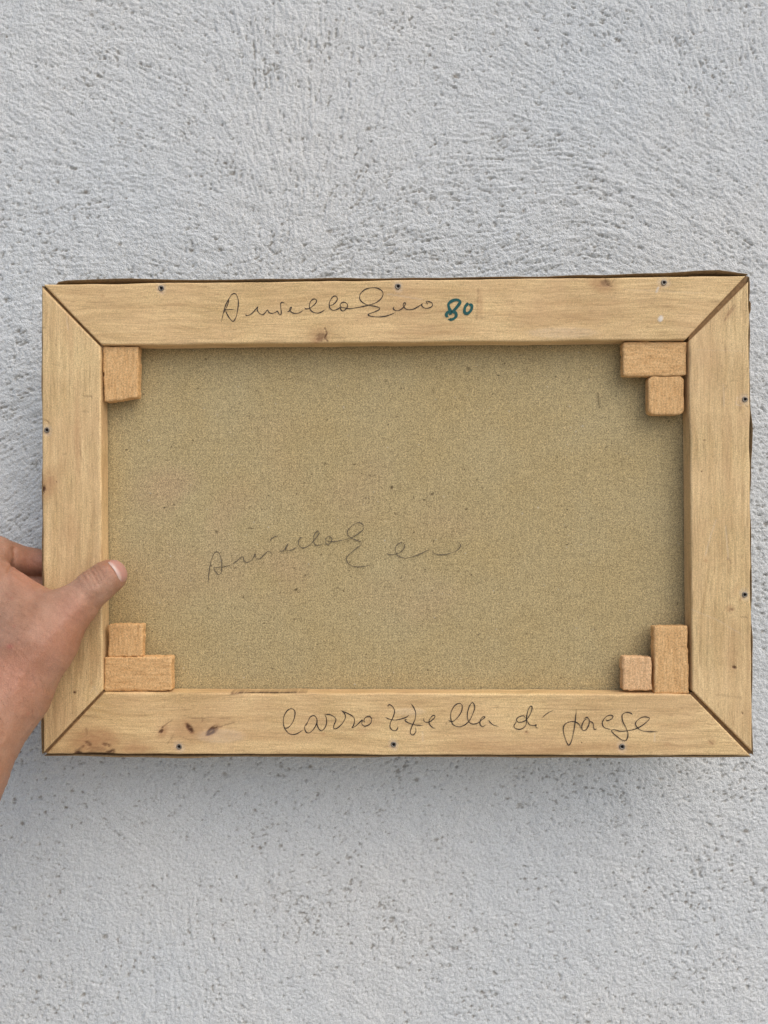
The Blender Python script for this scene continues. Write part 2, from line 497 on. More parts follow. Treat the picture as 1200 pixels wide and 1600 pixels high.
def bar(corners, horiz, off, feats, mat, nails=(), label=None):
    """a mitred stretcher bar; corners = outer start, outer end, inner end, inner start"""
    co = [np.array(c, float) for c in corners]
    L = np.linalg.norm(loc(*co[1]) - loc(*co[0])); Wd = np.linalg.norm(loc(*co[3]) - loc(*co[0]))
    nu, nv = int(L / 0.00075), int(0.0445 / 0.00075)
    s = np.linspace(0, 1, nu)[:, None]; t = np.linspace(0, 1, nv)[None, :]
    Pp = ((1 - s) * (1 - t))[..., None] * co[0] + (s * (1 - t))[..., None] * co[1] + (s * t)[..., None] * co[2] + ((1 - s) * t)[..., None] * co[3]
    base = loc(Pp[..., 0], Pp[..., 1])
    x, z = base[..., 0], base[..., 2]
    along, across = (x, z) if horiz else (z, x)
    # slow waver of the planed edges
    wv = 0.00012 * sample(tg_w, along / TS * 2, np.full(along.shape, off))
    edge_w = (1 - t) ** 6 * 0.7 - t ** 6 * 1.2
    if horiz: z = z + wv * edge_w
    else: x = x + wv * edge_w
    def field(al, ac):
        u, v = al / TS + off, ac / TS + off * 0.37
        warp = 3.5 * sample(tg_w, u, v)
        g = 0.42 * sample(tg_a, u, v + warp) + 0.30 * sample(tg_b, u, v + warp) + 0.12 * sample(tg_c, u, v + warp) + 0.45 * sample(tg_l, u, v)
        return g, sample(tg_c, u, v + warp), sample(tg_p, u * 1.0, v)
    g, gc, gp = field(along, across)
    depth = np.zeros(x.shape) - 0.00005 * gc
    grain = np.clip(0.40 + 0.34 * g, 0, 1)
    knot = sstep(2.6, 3.6, gp + 0.4 * gc) * 0.35
    red = np.zeros(x.shape); pale = np.zeros(x.shape)
    rough = fft_noise((256, 256), 1.6, 1.6, 31)
    rn = sample(rough, Pp[..., 0] * 1.3, Pp[..., 1] * 1.3)
    for (nx_, ny_, _b) in nails:
        q = blob(Pp, (nx_, ny_), 11, 30 + nx_, .75, .6) * (1 + .3 * rn)
        pale = np.maximum(pale, np.clip(q, 0, 1) * .22); depth += 0.00025 * q - 0.00012 * blob(Pp, (nx_, ny_ + 2), 14, nx_, .8, .5)
        q2 = blob(Pp, (nx_ - 3, ny_ + 4), 9, nx_ * 7, .25, .5) * np.clip(.6 + .6 * rn, 0, 1)
        red = np.maximum(red, q2 * .7)
    for f in feats:
        kind = f[0]
        if kind == 'knot':       # centre, r, ang, ratio, strength
            _, c, r, a, ra, st = f
            q = blob(Pp, (c[0], c[1]), r, a, ra, 0.45)
            q = np.clip(q * (1.25 + 0.5 * rn), 0, 1)
            knot = np.maximum(knot, q * st); depth += 0.0006 * q * st
        elif kind == 'red':
            _, c, r, a, ra, st = f
            q = blob(Pp, c, r, a, ra, 0.9) * (1 + 0.25 * rn)
            red = np.maximum(red, np.clip(q, 0, 1) * st)
        elif kind == 'crack':    # pts, width, strength
            _, pts, w, st = f
            q = (1 - sstep(w * .3, w, poly_dist(Pp, [np.array(p, float) for p in pts]))) * np.clip(0.95 + .35 * rn, 0, 1)
            knot = np.maximum(knot, q * st); depth += 0.0004 * q * st
        elif kind == 'pale':
            _, c, r, a, ra, st = f
            q = blob(Pp, c, r, a, ra, 0.35); pale = np.maximum(pale, np.clip(q * (1 + .3 * rn), 0, 1) * st); depth -= 0.0002 * q
        elif kind == 'scratch':
            _, pts, w, st = f
            q = 1 - sstep(w * .2, w, poly_dist(Pp, [np.array(p, float) for p in pts]))
            pale = np.maximum(pale, q * st * .55); depth += 0.0001 * q
        elif kind == 'chip':     # missing wood at an edge
            _, c, r, a, ra, dp = f
            q = blob(Pp, c, r, a, ra, 0.5) * (1 + .3 * rn); depth += dp * np.clip(q, 0, 1)
    # pull the grain round the knots
    for f in feats:
        if f[0] == 'knot' and f[2] > 5:
            d = np.linalg.norm(Pp - np.array(f[1], float), axis=-1) / f[2]
            grain = np.clip(grain + 0.28 * np.exp(-((d - 1.6) / 1.1) ** 2) + 0.12 * np.sin(d * 7) * np.exp(-d / 2.5), 0, 1)
    # eased arrises
    e = np.minimum(np.minimum(t * Wd, (1 - t) * Wd) + 0 * s, np.minimum(s, 1 - s) * L * 0.72 + 0 * t)
    rr = 0.0009 * (1 + 0.35 * sample(tg_w, along / TS * 3, across / TS))
    q = np.clip(1 - e / rr, 0, 1)
    depth += rr * (1 - np.sqrt(1 - q * q * 0.98))
    V = [np.stack([x, depth, z], -1).reshape(-1, 3)]
    A = {"grain": [grain.ravel()], "knot": [knot.ravel()], "red": [red.ravel()], "pale": [pale.ravel()]}
    Fc = [grid_faces(nu, nv)]
    # side skirts
    ring = np.concatenate([np.arange(nu) * nv, (nu - 1) * nv + np.arange(1, nv), (np.arange(nu - 2, -1, -1)) * nv + nv - 1, np.arange(nv - 2, 0, -1)])
    rb = V[0][ring]; nr = len(ring)
    ra_, rc_ = (rb[:, 0], rb[:, 2]) if horiz else (rb[:, 2], rb[:, 0])
    n0 = nu * nv
    deps = [0.0018, 0.004, 0.007, 0.010, 0.0125]
    prev = ring
    for kk, dp in enumerate(deps):
        v = rb.copy(); v[:, 1] = dp
        w = 0.00008 * sample(tg_w, ra_ / TS * 3 + 77, np.full(nr, dp / TS * 5))
        if horiz: v[:, 2] += w
        else: v[:, 0] += w
        g, gc, gp = field(ra_, rc_ + dp * 1.0 + 0.1)
        V.append(v)
        A["grain"].append(np.clip(0.5 + 0.3 * g, 0, 1)); A["knot"].append(knot.ravel()[ring] * (0.8 - 0.12 * kk) + sstep(2.0, 3.2, gp) * .35)
        A["red"].append(np.full(nr, 0.08)); A["pale"].append(np.zeros(nr))
        cur = n0 + kk * nr + np.arange(nr)
        Fc.append(np.stack([prev, np.roll(prev, -1), np.roll(cur, -1), cur], -1)[:, ::-1])
        prev = cur
    # back cap
    m0 = n0 + len(deps) * nr
    cps = loc(np.array([c[0] for c in co]), np.array([c[1] for c in co]))
    cps[:, 1] = deps[-1]
    V.append(cps)
    for key in A: A[key].append(np.full(4, 0.3 if key == "grain" else 0.0))
    Fc.append(np.array([[m0, m0 + 3, m0 + 2, m0 + 1]]))
    F_ = np.concatenate(Fc)
    Vv = np.concatenate(V)
    # face front towards the lens (-depth)
    f0 = F_[0]; nrm = np.cross(Vv[f0[1]] - Vv[f0[0]], Vv[f0[2]] - Vv[f0[0]])
    if nrm[1] > 0: F_ = F_[:, ::-1]
    o = mesh_from("stretcher_bar", Vv, F_, mat, painting, attrs={k_: np.concatenate(v_) for k_, v_ in A.items()})
    if label: o['label'] = label
    for (nx, ny, big) in nails: nail(o, nx, ny, big)
    return o


def nail(parent, px, py, r=1.0):
    """hollow pin end standing a hair proud of the wood"""
    c = loc(px, py)
    R, rr = 0.0016 * r, 0.00055 * r
    V, Fc = [], []
    n, m = 20, 8
    for i in range(n):
        a = 2 * math.pi * i / n
        for j in range(m):
            b = 2 * math.pi * j / m
            q = R * (1 + 0.07 * math.sin(3 * a + px)) + rr * math.cos(b)
            V.append((c[0] + q * math.cos(a), c[1] - 0.00015 - 0.7 * rr * math.sin(b), c[2] + q * math.sin(a)))
    for i in range(n):
        for j in range(m):
            Fc.append((i * m + j, ((i + 1) % n) * m + j, ((i + 1) % n) * m + (j + 1) % m, i * m + (j + 1) % m))
    o = mesh_from("nail", V, Fc, M_steel, parent)
    V = [(c[0] + 0.00012, c[1] - 0.00012, c[2])]; F3 = []
    for i in range(n):
        a = 2 * math.pi * i / n
        V.append((c[0] + R * .8 * math.cos(a), c[1] - 0.0002, c[2] + R * .8 * math.sin(a)))
    me = bpy.data.meshes.new("nail_hole")
    me.from_pydata([tuple(v) for v in V], [], [(0, i + 1, (i + 1) % n + 1) for i in range(n)])
    me.materials.append(M_hole)
    # join the flat disc, coloured dark as the shaded hollow, into the nail
    o.data.materials.append(M_hole)
    import bmesh
    bm = bmesh.new(); bm.from_mesh(o.data)
    vs = [bm.verts.new(v) for v in V]
    for i in range(n):
        f = bm.faces.new((vs[0], vs[i + 1], vs[(i + 1) % n + 1])); f.material_index = 1
    bm.to_mesh(o.data); bm.free(); bpy.data.meshes.remove(me)
    return o


top_feats = [('knot', (501, 527), 10, 10, .7, .5), ('red', (496, 530), 12, 30, .7, .7), ('red', (500, 522), 20, 0, .7, .45), ('crack', [(507, 512), (511, 520), (507, 527), (512, 533)], 1.5, .9),
             ('knot', (946, 442), 8, 0, .8, .5), ('red', (938, 444), 24, -20, .6, .6), ('crack', [(946, 437), (949, 444), (956, 448)], 1.5, .8),
             ('crack', [(955, 443), (960, 437)], 1.2, .5), ('pale', (1032, 498), 5.5, 80, .75, .95), ('pale', (1027, 453), 5.5, 70, .35, .7),
             ('crack', [(1108, 471), (1122, 471)], 3.0, .25), ('red', (750, 475), 26, 90, .22, .35), ('crack', [(747, 452), (746, 470), (744, 500)], 1.5, .35),
             ('red', (160, 462), 4, 0, .6, .5), ('crack', [(135, 472), (178, 474)], 1.2, .25), ('crack', [(250, 442), (268, 440)], 1.5, .5),
             ('red', (545, 500), 60, 5, .35, .18), ('red', (880, 480), 90, 5, .4, .22), ('scratch', [(605, 459), (660, 468)], 1.4, .35),
             ('red', (640, 475), 60, 0, .5, .15), ('pale', (880, 520), 60, 0, .15, .12), ('crack', [(800, 470), (800.5, 476)], 1, .4), ('red', (700, 515), 70, 0, .2, .2),
             ('scratch', [(975, 452), (1100, 458)], 1.5, .15)]
bot_feats = [('knot', (251, 1143), 4.8, 50, .6, .95), ('knot', (254, 1136), 2.2, 60, .7, .8), ('crack', [(254, 1136), (262, 1130), (268, 1126)], 1.3, .5),
             ('knot', (296, 1138), 9.5, -52, .42, .95), ('knot', (331, 1142), 13, 38, .42, .95), ('crack', [(337, 1138), (352, 1133), (366, 1129)], 1.4, .5),
             ('crack', [(288, 1119), (305, 1123), (330, 1121), (360, 1123)], 1.2, .35), ('crack', [(316, 1121), (316, 1127)], 1.6, .4),
             ('red', (300, 1140), 40, 5, .45, .45), ('red', (150, 1158), 42, 0, .55, .8), ('knot', (138, 1162), 7, -35, .45, .6), ('knot', (166, 1164), 8, -20, .4, .6), ('knot', (150, 1171), 16, 0, .25, .3),
             ('crack', [(120, 1174), (130, 1166)], 3, .5), ('crack', [(166, 1176), (177, 1172)], 3.2, .6), ('red', (210, 1168), 30, 0, .35, .6),
             ('knot', (121, 1176.5), 6, 0, .4, .95), ('knot', (172, 1175.5), 8, 8, .3, .9), ('crack', [(134, 1138), (136, 1148)], 1.6, .45),
             ('crack', [(268, 1157), (270, 1148), (262, 1162)], 1.1, .4), ('red', (205, 1165), 26, 0, .5, .4), ('crack', [(560, 1108), (700, 1103), (900, 1109), (1060, 1112)], 1.0, .25),
             ('red', (880, 1168), 200, 0, .06, .35), ('red', (505, 1147), 4, 0, .8, .6), ('red', (823, 1144), 4, 0, .8, .55), ('knot', (823, 1144), 1.6, 0, .8, .6), ('knot', (697, 1131), 1.6, 0, .8, .6),
             ('scratch', [(1023, 1146), (1023, 1158)], 1.8, .4), ('red', (1043, 1163), 7, 0, .6, .5), ('red', (1112, 1160), 7, 0, .9, .45), ('crack', [(1108, 1158), (1114, 1163)], 1.5, .35),
             ('knot', (909, 1161), 1.1, 0, 1, .9), ('red', (850, 1167), 20, 0, .3, .3), ('red', (1115, 1123), 5, 0, .7, .4), ('pale', (640, 1112), 26, 0, .25, .12),
             ('red', (580, 1128), 40, 40, .3, .22), ('scratch', [(660, 1143), (661, 1158)], 1.5, .3), ('chip', (146, 1180), 38, 0, .12, .0022), ('knot', (146, 1179), 34, 0, .05, .8), ('chip', (420, 1082), 62, 0, .05, .0022), ('crack', [(362, 1083.5), (390, 1081.5), (430, 1082.5), (478, 1081.5)], 3.0, .8),
             ('chip', (230, 1181), 60, 0, .05, .0015), ('crack', [(300, 1158), (282, 1150), (272, 1152)], 1.0, .3), ('knot', (297, 1143), 5, -50, .6, .5), ('red', (330, 1144), 16, 30, .6, .5), ('red', (255, 1143), 14, 50, .6, .7), ('red', (296, 1138), 17, -52, .55, .8), ('red', (331, 1142), 20, 38, .5, .75), ('knot', (122, 1174), 7, 0, .5, .5), ('red', (135, 1168), 24, -30, .5, .6),
             ('red', (420, 1150), 80, 0, .12, .25), ('pale', (345, 1150), 40, 0, .3, .14)]
left_feats = [('knot', (67, 765), 8, 80, .5, .95), ('red', (78, 754), 30, 80, .45, .6), ('crack', [(66, 657), (72, 656), (78, 662)], 1.4, .5), ('red', (92, 735), 20, 60, .6, .3),
              ('crack', [(130, 619), (143, 619.5)], 1.3, .55), ('crack', [(129, 643), (138, 643.5)], 1.5, .45), ('crack', [(97, 711), (104, 709)], 1.6, .3),
              ('crack', [(66, 512), (70, 512)], 1.2, .6), ('crack', [(78, 447), (79, 640), (77, 860)], 1.4, .12), ('red', (121, 680), 90, 90, .07, .45), ('crack', [(124, 690), (126, 712)], 1.6, .3),
              ('red', (110, 540), 50, 90, .12, .25), ('knot', (116, 1082), 2.6, 0, .9, .95), ('red', (143, 1067), 5, 90, .5, .5), ('scratch', [(106, 515), (104, 495)], 1.5, .3),
              ('knot', (88, 753), 1.1, 0, 1, .8), ('red', (110, 830), 40, 90, .35, .3), ('red', (118, 1000), 60, 90, .2, .12), ('scratch', [(140, 1085), (148, 1072), (152, 1084)], 1.1, .25)]
right_feats = [('red', (1139, 490), 13, 60, .35, .5), ('crack', [(1131, 502), (1137, 493), (1143, 486), (1149, 478)], 1.3, .4), ('crack', [(1147, 476), (1140, 486), (1133, 498)], 1.1, .4),
               ('scratch', [(1102, 868), (1110, 838), (1119, 812)], 1.6, .35), ('scratch', [(1134, 822), (1136, 850), (1138, 872)], 1.6, .32), ('crack', [(1138, 872), (1142, 880)], 1.5, .4),
               ('knot', (1142, 953), 4, 30, .7, .55), ('red', (1141, 951), 9, 0, .8, .5), ('red', (1102, 876), 5, 0, .7, .5), ('knot', (1096, 737), 1.3, 0, 1, .8), ('knot', (1100, 688), 1.3, 0, 1, .6),
               ('knot', (1147.5, 1043), 3.2, 0, .8, .95), ('knot', (1160, 1114), 1.7, 0, 1, .85), ('crack', [(1157, 964), (1168, 965)], 1.3, .5),
               ('crack', [(1133, 607), (1142, 596), (1152, 595)], 1.2, .35), ('red', (1140, 1020), 50, 90, .25, .25), ('crack', [(1118, 1086), (1140, 1088), (1158, 1091)], 2.5, .22),
               ('scratch', [(1075, 950), (1120, 968), (1160, 992)], 1.0, .28), ('scratch', [(1130, 600), (1131, 635)], 1.3, .3), ('red', (1148, 925), 16, 60, .5, .25), ('red', (1135, 700), 90, 90, .1, .25),
               ('scratch', [(1085, 546), (1165, 549)], 1.0, .15), ('scratch', [(1152, 620), (1150, 632), (1158, 634)], 1.2, .45), ('crack', [(1168, 636), (1164, 632)], 1.4, .5)]

b_top = bar([(67.5, 444.5), (1165, 431.2), (1071.5, 530.5), (158.8, 539)], True, 40, top_feats, M_wh,
            [(252, 450.5, 1), (622, 447.5, 1), (1037.5, 441.5, .95)], "top bar signed in thin pen with a green 80")
b_bot = bar([(71, 1178), (1173, 1181), (1079.5, 1085), (162.5, 1082.3)], True, 330, bot_feats, M_wh,
            [(280, 1166.5, .95), (615, 1163, .95), (972, 1166.5, 1)], "bottom bar with dark knots and a pen inscription")
b_left = bar([(65, 448), (67.5, 1176), (160.0, 1078.5), (156.5, 542)], False, 620, left_feats, M_wv, [(73.5, 672, .95)])
b_right = bar([(1170, 440), (1175, 1174), (1081.5, 1079), (1077, 533)], False, 810, right_feats, M_wv, [(1164, 624, .95), (1163.5, 929, .95)])


def rough_block(name, corners, d0, d1, mat, parent, rnd=0.0012, seed=0, amp=0.00005, step=0.0008, smooth=True):
    """sawn block with softened edges; corners in photo measure, clockwise from top left"""
    q = np.array([loc(c[0], c[1], d0) for c in corners])
    tl, tr, br, bl = q[:, [0, 2]]
    w = max(np.linalg.norm(tr - tl), np.linalg.norm(br - bl)); h = max(np.linalg.norm(bl - tl), np.linalg.norm(br - tr))
    nu, nv = max(4, int(w / step)), max(4, int(h / step))
    s = np.linspace(0, 1, nu)[:, None]; t = np.linspace(0, 1, nv)[None, :]
    # rounded outline in plan
    rc = rnd
    X = ((1 - s) * (1 - t))[..., None] * tl + (s * (1 - t))[..., None] * tr + (s * t)[..., None] * br + ((1 - s) * t)[..., None] * bl
    us, ts = s * w + 0 * t, t * h + 0 * s
    eu = np.minimum(us, w - us); ev = np.minimum(ts, h - ts)
    cu = np.sign(us - w / 2); cv = np.sign(ts - h / 2)
    inc = (eu < rc) & (ev < rc)
    du, dv = rc - eu, rc - ev
    m = np.maximum(du, dv); ln = np.hypot(du, dv) + 1e-9
    k = np.where(inc, m / ln, 1)
    ax_u = (tr - tl) / np.linalg.norm(tr - tl); ax_v = (bl - tl) / np.linalg.norm(bl - tl)
    sh_u = np.where(inc, -(du - du * k) * cu, 0); sh_v = np.where(inc, -(dv - dv * k) * cv, 0)
    X = X + sh_u[..., None] * ax_u + sh_v[..., None] * ax_v
    n1 = fft_noise((128, 128), 1.0, 1.0, 700 + seed); n2 = fft_noise((128, 128), 3, 3, 900 + seed)
    e = np.minimum(eu, ev); e = np.where(inc, rc - np.minimum(ln, rc) , e)
    rr = 0.00045
    qq = np.clip(1 - e / rr, 0, 1)
    dep = d0 + rr * (1 - np.sqrt(1 - .97 * qq ** 2)) + amp * n1[:nu, :nv] + amp * 1.2 * n2[:nu, :nv]
    rim = (eu < 1e-9) | (ev < 1e-9)
    X = X + (rim * 0.00022 * n2[:nu, :nv])[..., None]
    V = [np.stack([X[..., 0], dep, X[..., 1]], -1).reshape(-1, 3)]
    Fc = [grid_faces(nu, nv)]
    ring = np.concatenate([np.arange(nu) * nv, (nu - 1) * nv + np.arange(1, nv), (np.arange(nu - 2, -1, -1)) * nv + nv - 1, np.arange(nv - 2, 0, -1)])
    rb = V[0][ring]; nr = len(ring); prev = ring; n0 = nu * nv
    K = 5
    for kk in range(K):
        v = rb.copy(); v[:, 1] = d0 + 0.0014 + (d1 - d0 - 0.0014) * kk / (K - 1)
        v[:, [0, 2]] += 0.00015 * np.random.default_rng(seed + kk).standard_normal((nr, 2))
        V.append(v); cur = n0 + kk * nr + np.arange(nr)
        Fc.append(np.stack([prev, np.roll(prev, -1), np.roll(cur, -1), cur], -1)[:, ::-1]); prev = cur
    m0 = n0 + K * nr
    cp = np.array([V[0][0], V[0][(nu - 1) * nv], V[0][nu * nv - 1], V[0][nv - 1]]); cp[:, 1] = d1
    V.append(cp); Fc.append(np.array([[m0, m0 + 3, m0 + 2, m0 + 1]]))
    V = np.concatenate(V); F_ = np.concatenate(Fc)
    c = (nu // 2) * nv + nv // 2
    f0 = grid_faces(nu, nv)[(nu // 2) * (nv - 1) + nv // 2]
    nrm = np.cross(V[f0[1]] - V[f0[0]], V[f0[2]] - V[f0[0]])
    if nrm[1] > 0: F_ = F_[:, ::-1]
    return mesh_from(name, V, F_, mat, parent, smooth)


MW_h = wedge_mat("sawn_wedge_lengthwise", True)
MW_v = wedge_mat("sawn_wedge_upright", False)
MW_p = wedge_mat("pinkish_wedge", False, (0.84, 0.56, 0.30), (0.64, 0.385, 0.19))
wd = 0.0026
rough_block("wedge", [(160.5, 541.5), (215.5, 541.5), (215, 621), (163, 628)], wd, 0.0098, MW_v, painting, 0.0012, 1)
rough_block("wedge", [(974, 534), (1073, 534), (1072, 587), (974, 587)], wd, 0.0088, MW_h, painting, 0.0014, 2)
rough_block("wedge", [(1013, 588), (1068.5, 588), (1068.5, 647.5), (1013, 647.5)], wd + .0006, 0.0098, MW_v, painting, 0.0032, 3)
rough_block("wedge", [(169.3, 976), (223.3, 975), (222.5, 1026), (169.3, 1027)], wd + .0004, 0.0092, MW_v, painting, 0.0006, 4)
rough_block("wedge", [(163.5, 1027.3), (267.5, 1026.3), (267.5, 1079.5), (163.5, 1080)], wd - .0006, 0.0098, MW_h, painting, 0.0006, 5)
o = rough_block("wedge", [(973.5, 1027), (1018, 1026.5), (1019, 1079), (973, 1079)], wd + .0004, 0.0096, MW_p, painting, 0.0006, 6)
o['label'] = "paler pinkish wedge"
rough_block("wedge", [(1022.5, 979), (1074, 977.8), (1076.5, 1084), (1022.8, 1083.6)], wd - .0008, 0.0090, MW_v, painting, 0.0006, 7)

# tongues that show in the open mitres
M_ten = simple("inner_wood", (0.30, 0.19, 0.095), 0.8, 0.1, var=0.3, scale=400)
for par, cs in ((b_left, [(72, 452), (165, 452), (165, 548), (72, 548)]), (b_right, [(1076, 431.5), (1169, 431.5), (1169, 536), (1076, 536)]),
                (b_left, [(70, 1080), (166, 1080), (166, 1176), (70, 1176)]), (b_right, [(1078, 1082), (1173, 1082), (1173, 1178), (1078, 1178)])):
    q = np.array([loc(c[0], c[1], 0.0032) for c in cs])
    V = np.concatenate([q, q + np.array([0, 0.006, 0])])
    Fq = [(0, 3, 2, 1), (4, 5, 6, 7), (0, 1, 5, 4), (1, 2, 6, 5), (2, 3, 7, 6), (3, 0, 4, 7)]
    mesh_from("tenon", V, Fq, M_ten, par, smooth=False)

# ------------------------------------------------------------------ linen
def build_canvas():
    st = 0.0008
    c0 = loc(69, 449, 0)[[0, 2]]; c1 = loc(1170, 1178, 0)[[0, 2]]
    xs = np.arange(c0[0], c1[0], st); zs = np.arange(c1[1], c0[1] + .001, st)
    X, Z = np.meshgrid(xs, zs, indexing='ij')
    low = sample(tg_w, X / TS, Z / TS)
    Y = T_CANVAS + 0.00008 * low
    # photo position of every point on the cloth plane, for the marks
    k = F / (D + T_CANVAS)
    PP = np.stack([600 + (X + ORG[0]) * k, 800 - (Z + ORG[2]) * k], -1)
    warm = np.zeros(X.shape)
    for c, r, ra, s in (((300, 790), 110, .8, .9), ((400, 900), 90, .6, .7), ((560, 760), 120, .5, .5), ((250, 900), 80, .7, .5), ((430, 700), 90, .6, .4), ((640, 930), 90, .5, .4), ((700, 820), 80, .5, .4)):
        warm += blob(PP, c, r, 0, ra, 0.9) * s
    warm = np.clip(warm * (0.75 + 0.5 * sample(tg_l, X / TS, Z / TS)), 0, 1)
    fleck = np.zeros(X.shape)
    marks = [((731, 577), 3), ((336.5, 831), 2.2), ((611.5, 761.5), 2.2), ((577, 743), 1.8), ((507, 724), 1.6), ((553, 726), 1.6), ((675, 772), 2), ((662, 781), 1.6), ((571, 778), 1.6), ((365, 888), 1.8),
             ((194, 702), 1.8), ((715, 893), 1.8), ((645, 906), 1.5), ((320, 560), 1.8), ((1010, 563), 1.6), ((461, 922), 2), ((536, 923), 1.5), ((462, 921), 1.6), ((960, 620), 1.4), ((235, 562), 1.5)]
    r = np.random.default_rng(9)
    for _ in range(130): marks.append(((r.uniform(172, 1060), r.uniform(548, 1074)), r.uniform(.8, 1.5)))
    for (c, rr) in marks:
        i0, i1 = np.searchsorted(xs, ((c[0] - 8 - 600) / k - ORG[0], (c[0] + 8 - 600) / k - ORG[0]))
        j0, j1 = np.searchsorted(zs, ((800 - c[1] - 8) / k - ORG[2], (800 - c[1] + 8) / k - ORG[2]))
        sl = (slice(i0, i1), slice(j0, j1))
        a = r.uniform(0, 180)
        fleck[sl] = np.maximum(fleck[sl], blob(PP[sl], c, rr * 1.5, a, r.uniform(.45, .9), .6) * r.uniform(.5, .95))
    for pts, w, s in ((([932, 616], [933, 630], [935, 638]), 1.8, .6), (([386, 825.5], [395, 825.5]), 1.3, .6), (([608, 705.5], [612, 706]), 1.3, .4)):
        fleck = np.maximum(fleck, (1 - sstep(w * .3, w * 1.2, poly_dist(PP, [np.array(p, float) for p in pts]))) * s)
    V = np.stack([X, Y, Z], -1).reshape(-1, 3)
    nu, nv = len(xs), len(zs)
    bk = V.copy()[[0, (nu - 1) * nv, nu * nv - 1, nv - 1]]; bk[:, 1] = T_CANVAS + 0.0014
    Vb = np.concatenate([V, bk]); n0 = nu * nv
    F_ = np.concatenate([grid_faces(nu, nv), np.array([[n0, n0 + 3, n0 + 2, n0 + 1]])])
    z4 = np.zeros(4)
    mesh_from("canvas", Vb, F_, M_canvas, painting, attrs={"warm": np.concatenate([warm.ravel(), z4]), "fleck": np.concatenate([fleck.ravel(), z4])})


build_canvas()

# the linen folded round the outside of the bars, standing off in places
def build_fold():
    def interp(tab, n):
        tab = np.array(tab, float); t = np.linspace(0, 1, n)
        return np.interp(t, tab[:, 0], tab[:, 1])
    sides = []
    # (start, end, outward normal in (x, z), stand-off table in photo px, front depth mm)
    tl, tr, br, bl = (66, 445.5), (1169, 431), (1175, 1180), (68, 1179)
    top = [(0, -3), (.018, -3), (.022, 3), (.035, 5.5), (.07, 7.5), (.12, 7.6), (.2, 5.8), (.3, 3.4), (.5, 2.6), (.7, 2.8), (.8, 3.4), (.88, 5), (.93, 8.5), (.96, 8.5), (.985, 4), (1, 1.5)]
    right = [(0, 1.5), (.05, 1.2), (.055, 3.8), (.07, 4), (.08, 1.5), (.12, 1.6), (.2, .8), (.28, 1.2), (.32, 3.2), (.36, 3.4), (.4, .8), (.5, .4), (.7, .4), (.8, 1.4), (.85, 1), (1, .6)]
    bottom = [(0, 2), (.2, 3.8), (.27, 3.4), (.4, 2.4), (.6, 3.2), (.75, 2.4), (.8, 4.0), (.9, 4.2), (.955, 1.6), (1, 1.2)]
    left = [(0, 2), (.02, 2.4), (.08, 2.6), (.1, .2), (.3, .5), (.5, .6), (.7, .4), (.9, .5), (1, 0)]
    out = []
    for a, b, nrm, tab in ((tl, tr, (0, 1), top), (tr, br, (1, 0), right), (br, bl, (0, -1), bottom), (bl, tl, (-1, 0), left)):
        n = 320
        s = np.linspace(0, 1, n)
        px = a[0] + (b[0] - a[0]) * s; py = a[1] + (b[1] - a[1]) * s
        base = loc(px, py)
        off = (interp(tab, n) + 0.9 + 0.45 * sample(tg_w, s * 900, np.full(n, a[0]))) * 0.00045
        nn = np.array([nrm[0], 0, nrm[1]], float)
        front = 0.0013 + 0.0006 * sample(tg_w, s * 1400, np.full(n, a[1]))
        rows = []
        th = 0.00035
        for (dep, oo) in ((T_CANVAS + .0016, 0.0002), (0.010, None), (0.006, None), ('f', None)):
            d = front if dep == 'f' else np.full(n, dep)
            o_ = off * (0.35 if dep == 0.010 else 0.75 if dep == 0.006 else 1.0) if oo is None else np.full(n, oo)
            p = base + nn * o_[:, None]; p[:, 1] = d
            rows.append(p)
        outer = [p + nn * th for p in rows[::-1]]
        R = np.stack(rows + outer, 1)
        out.append((R.reshape(-1, 3), grid_faces(n, R.shape[1])))
    V = []; Fc = []; k = 0
    for v, f in out:
        V.append(v); Fc.append(f + k); k += len(v)
    mesh_from("folded_canvas_edge", np.concatenate(V), np.concatenate(Fc), M_edge, painting)


build_fold()

# ------------------------------------------------------------------ handwriting
def spline(pts, n=7):
    P = np.array(pts, float); P = np.vstack([2 * P[0] - P[1], P, 2 * P[-1] - P[-2]])
    o = []
    for i in range(1, len(P) - 2):
        for t in np.linspace(0, 1, n, endpoint=False):
            a, b, c, d = P[i - 1:i + 3]
            o.append(.5 * (2 * b + (c - a) * t + (2 * a - 5 * b + 4 * c - d) * t * t + (3 * b - a - 3 * c + d) * t ** 3))
    o.append(P[-2])
    return np.array(o)


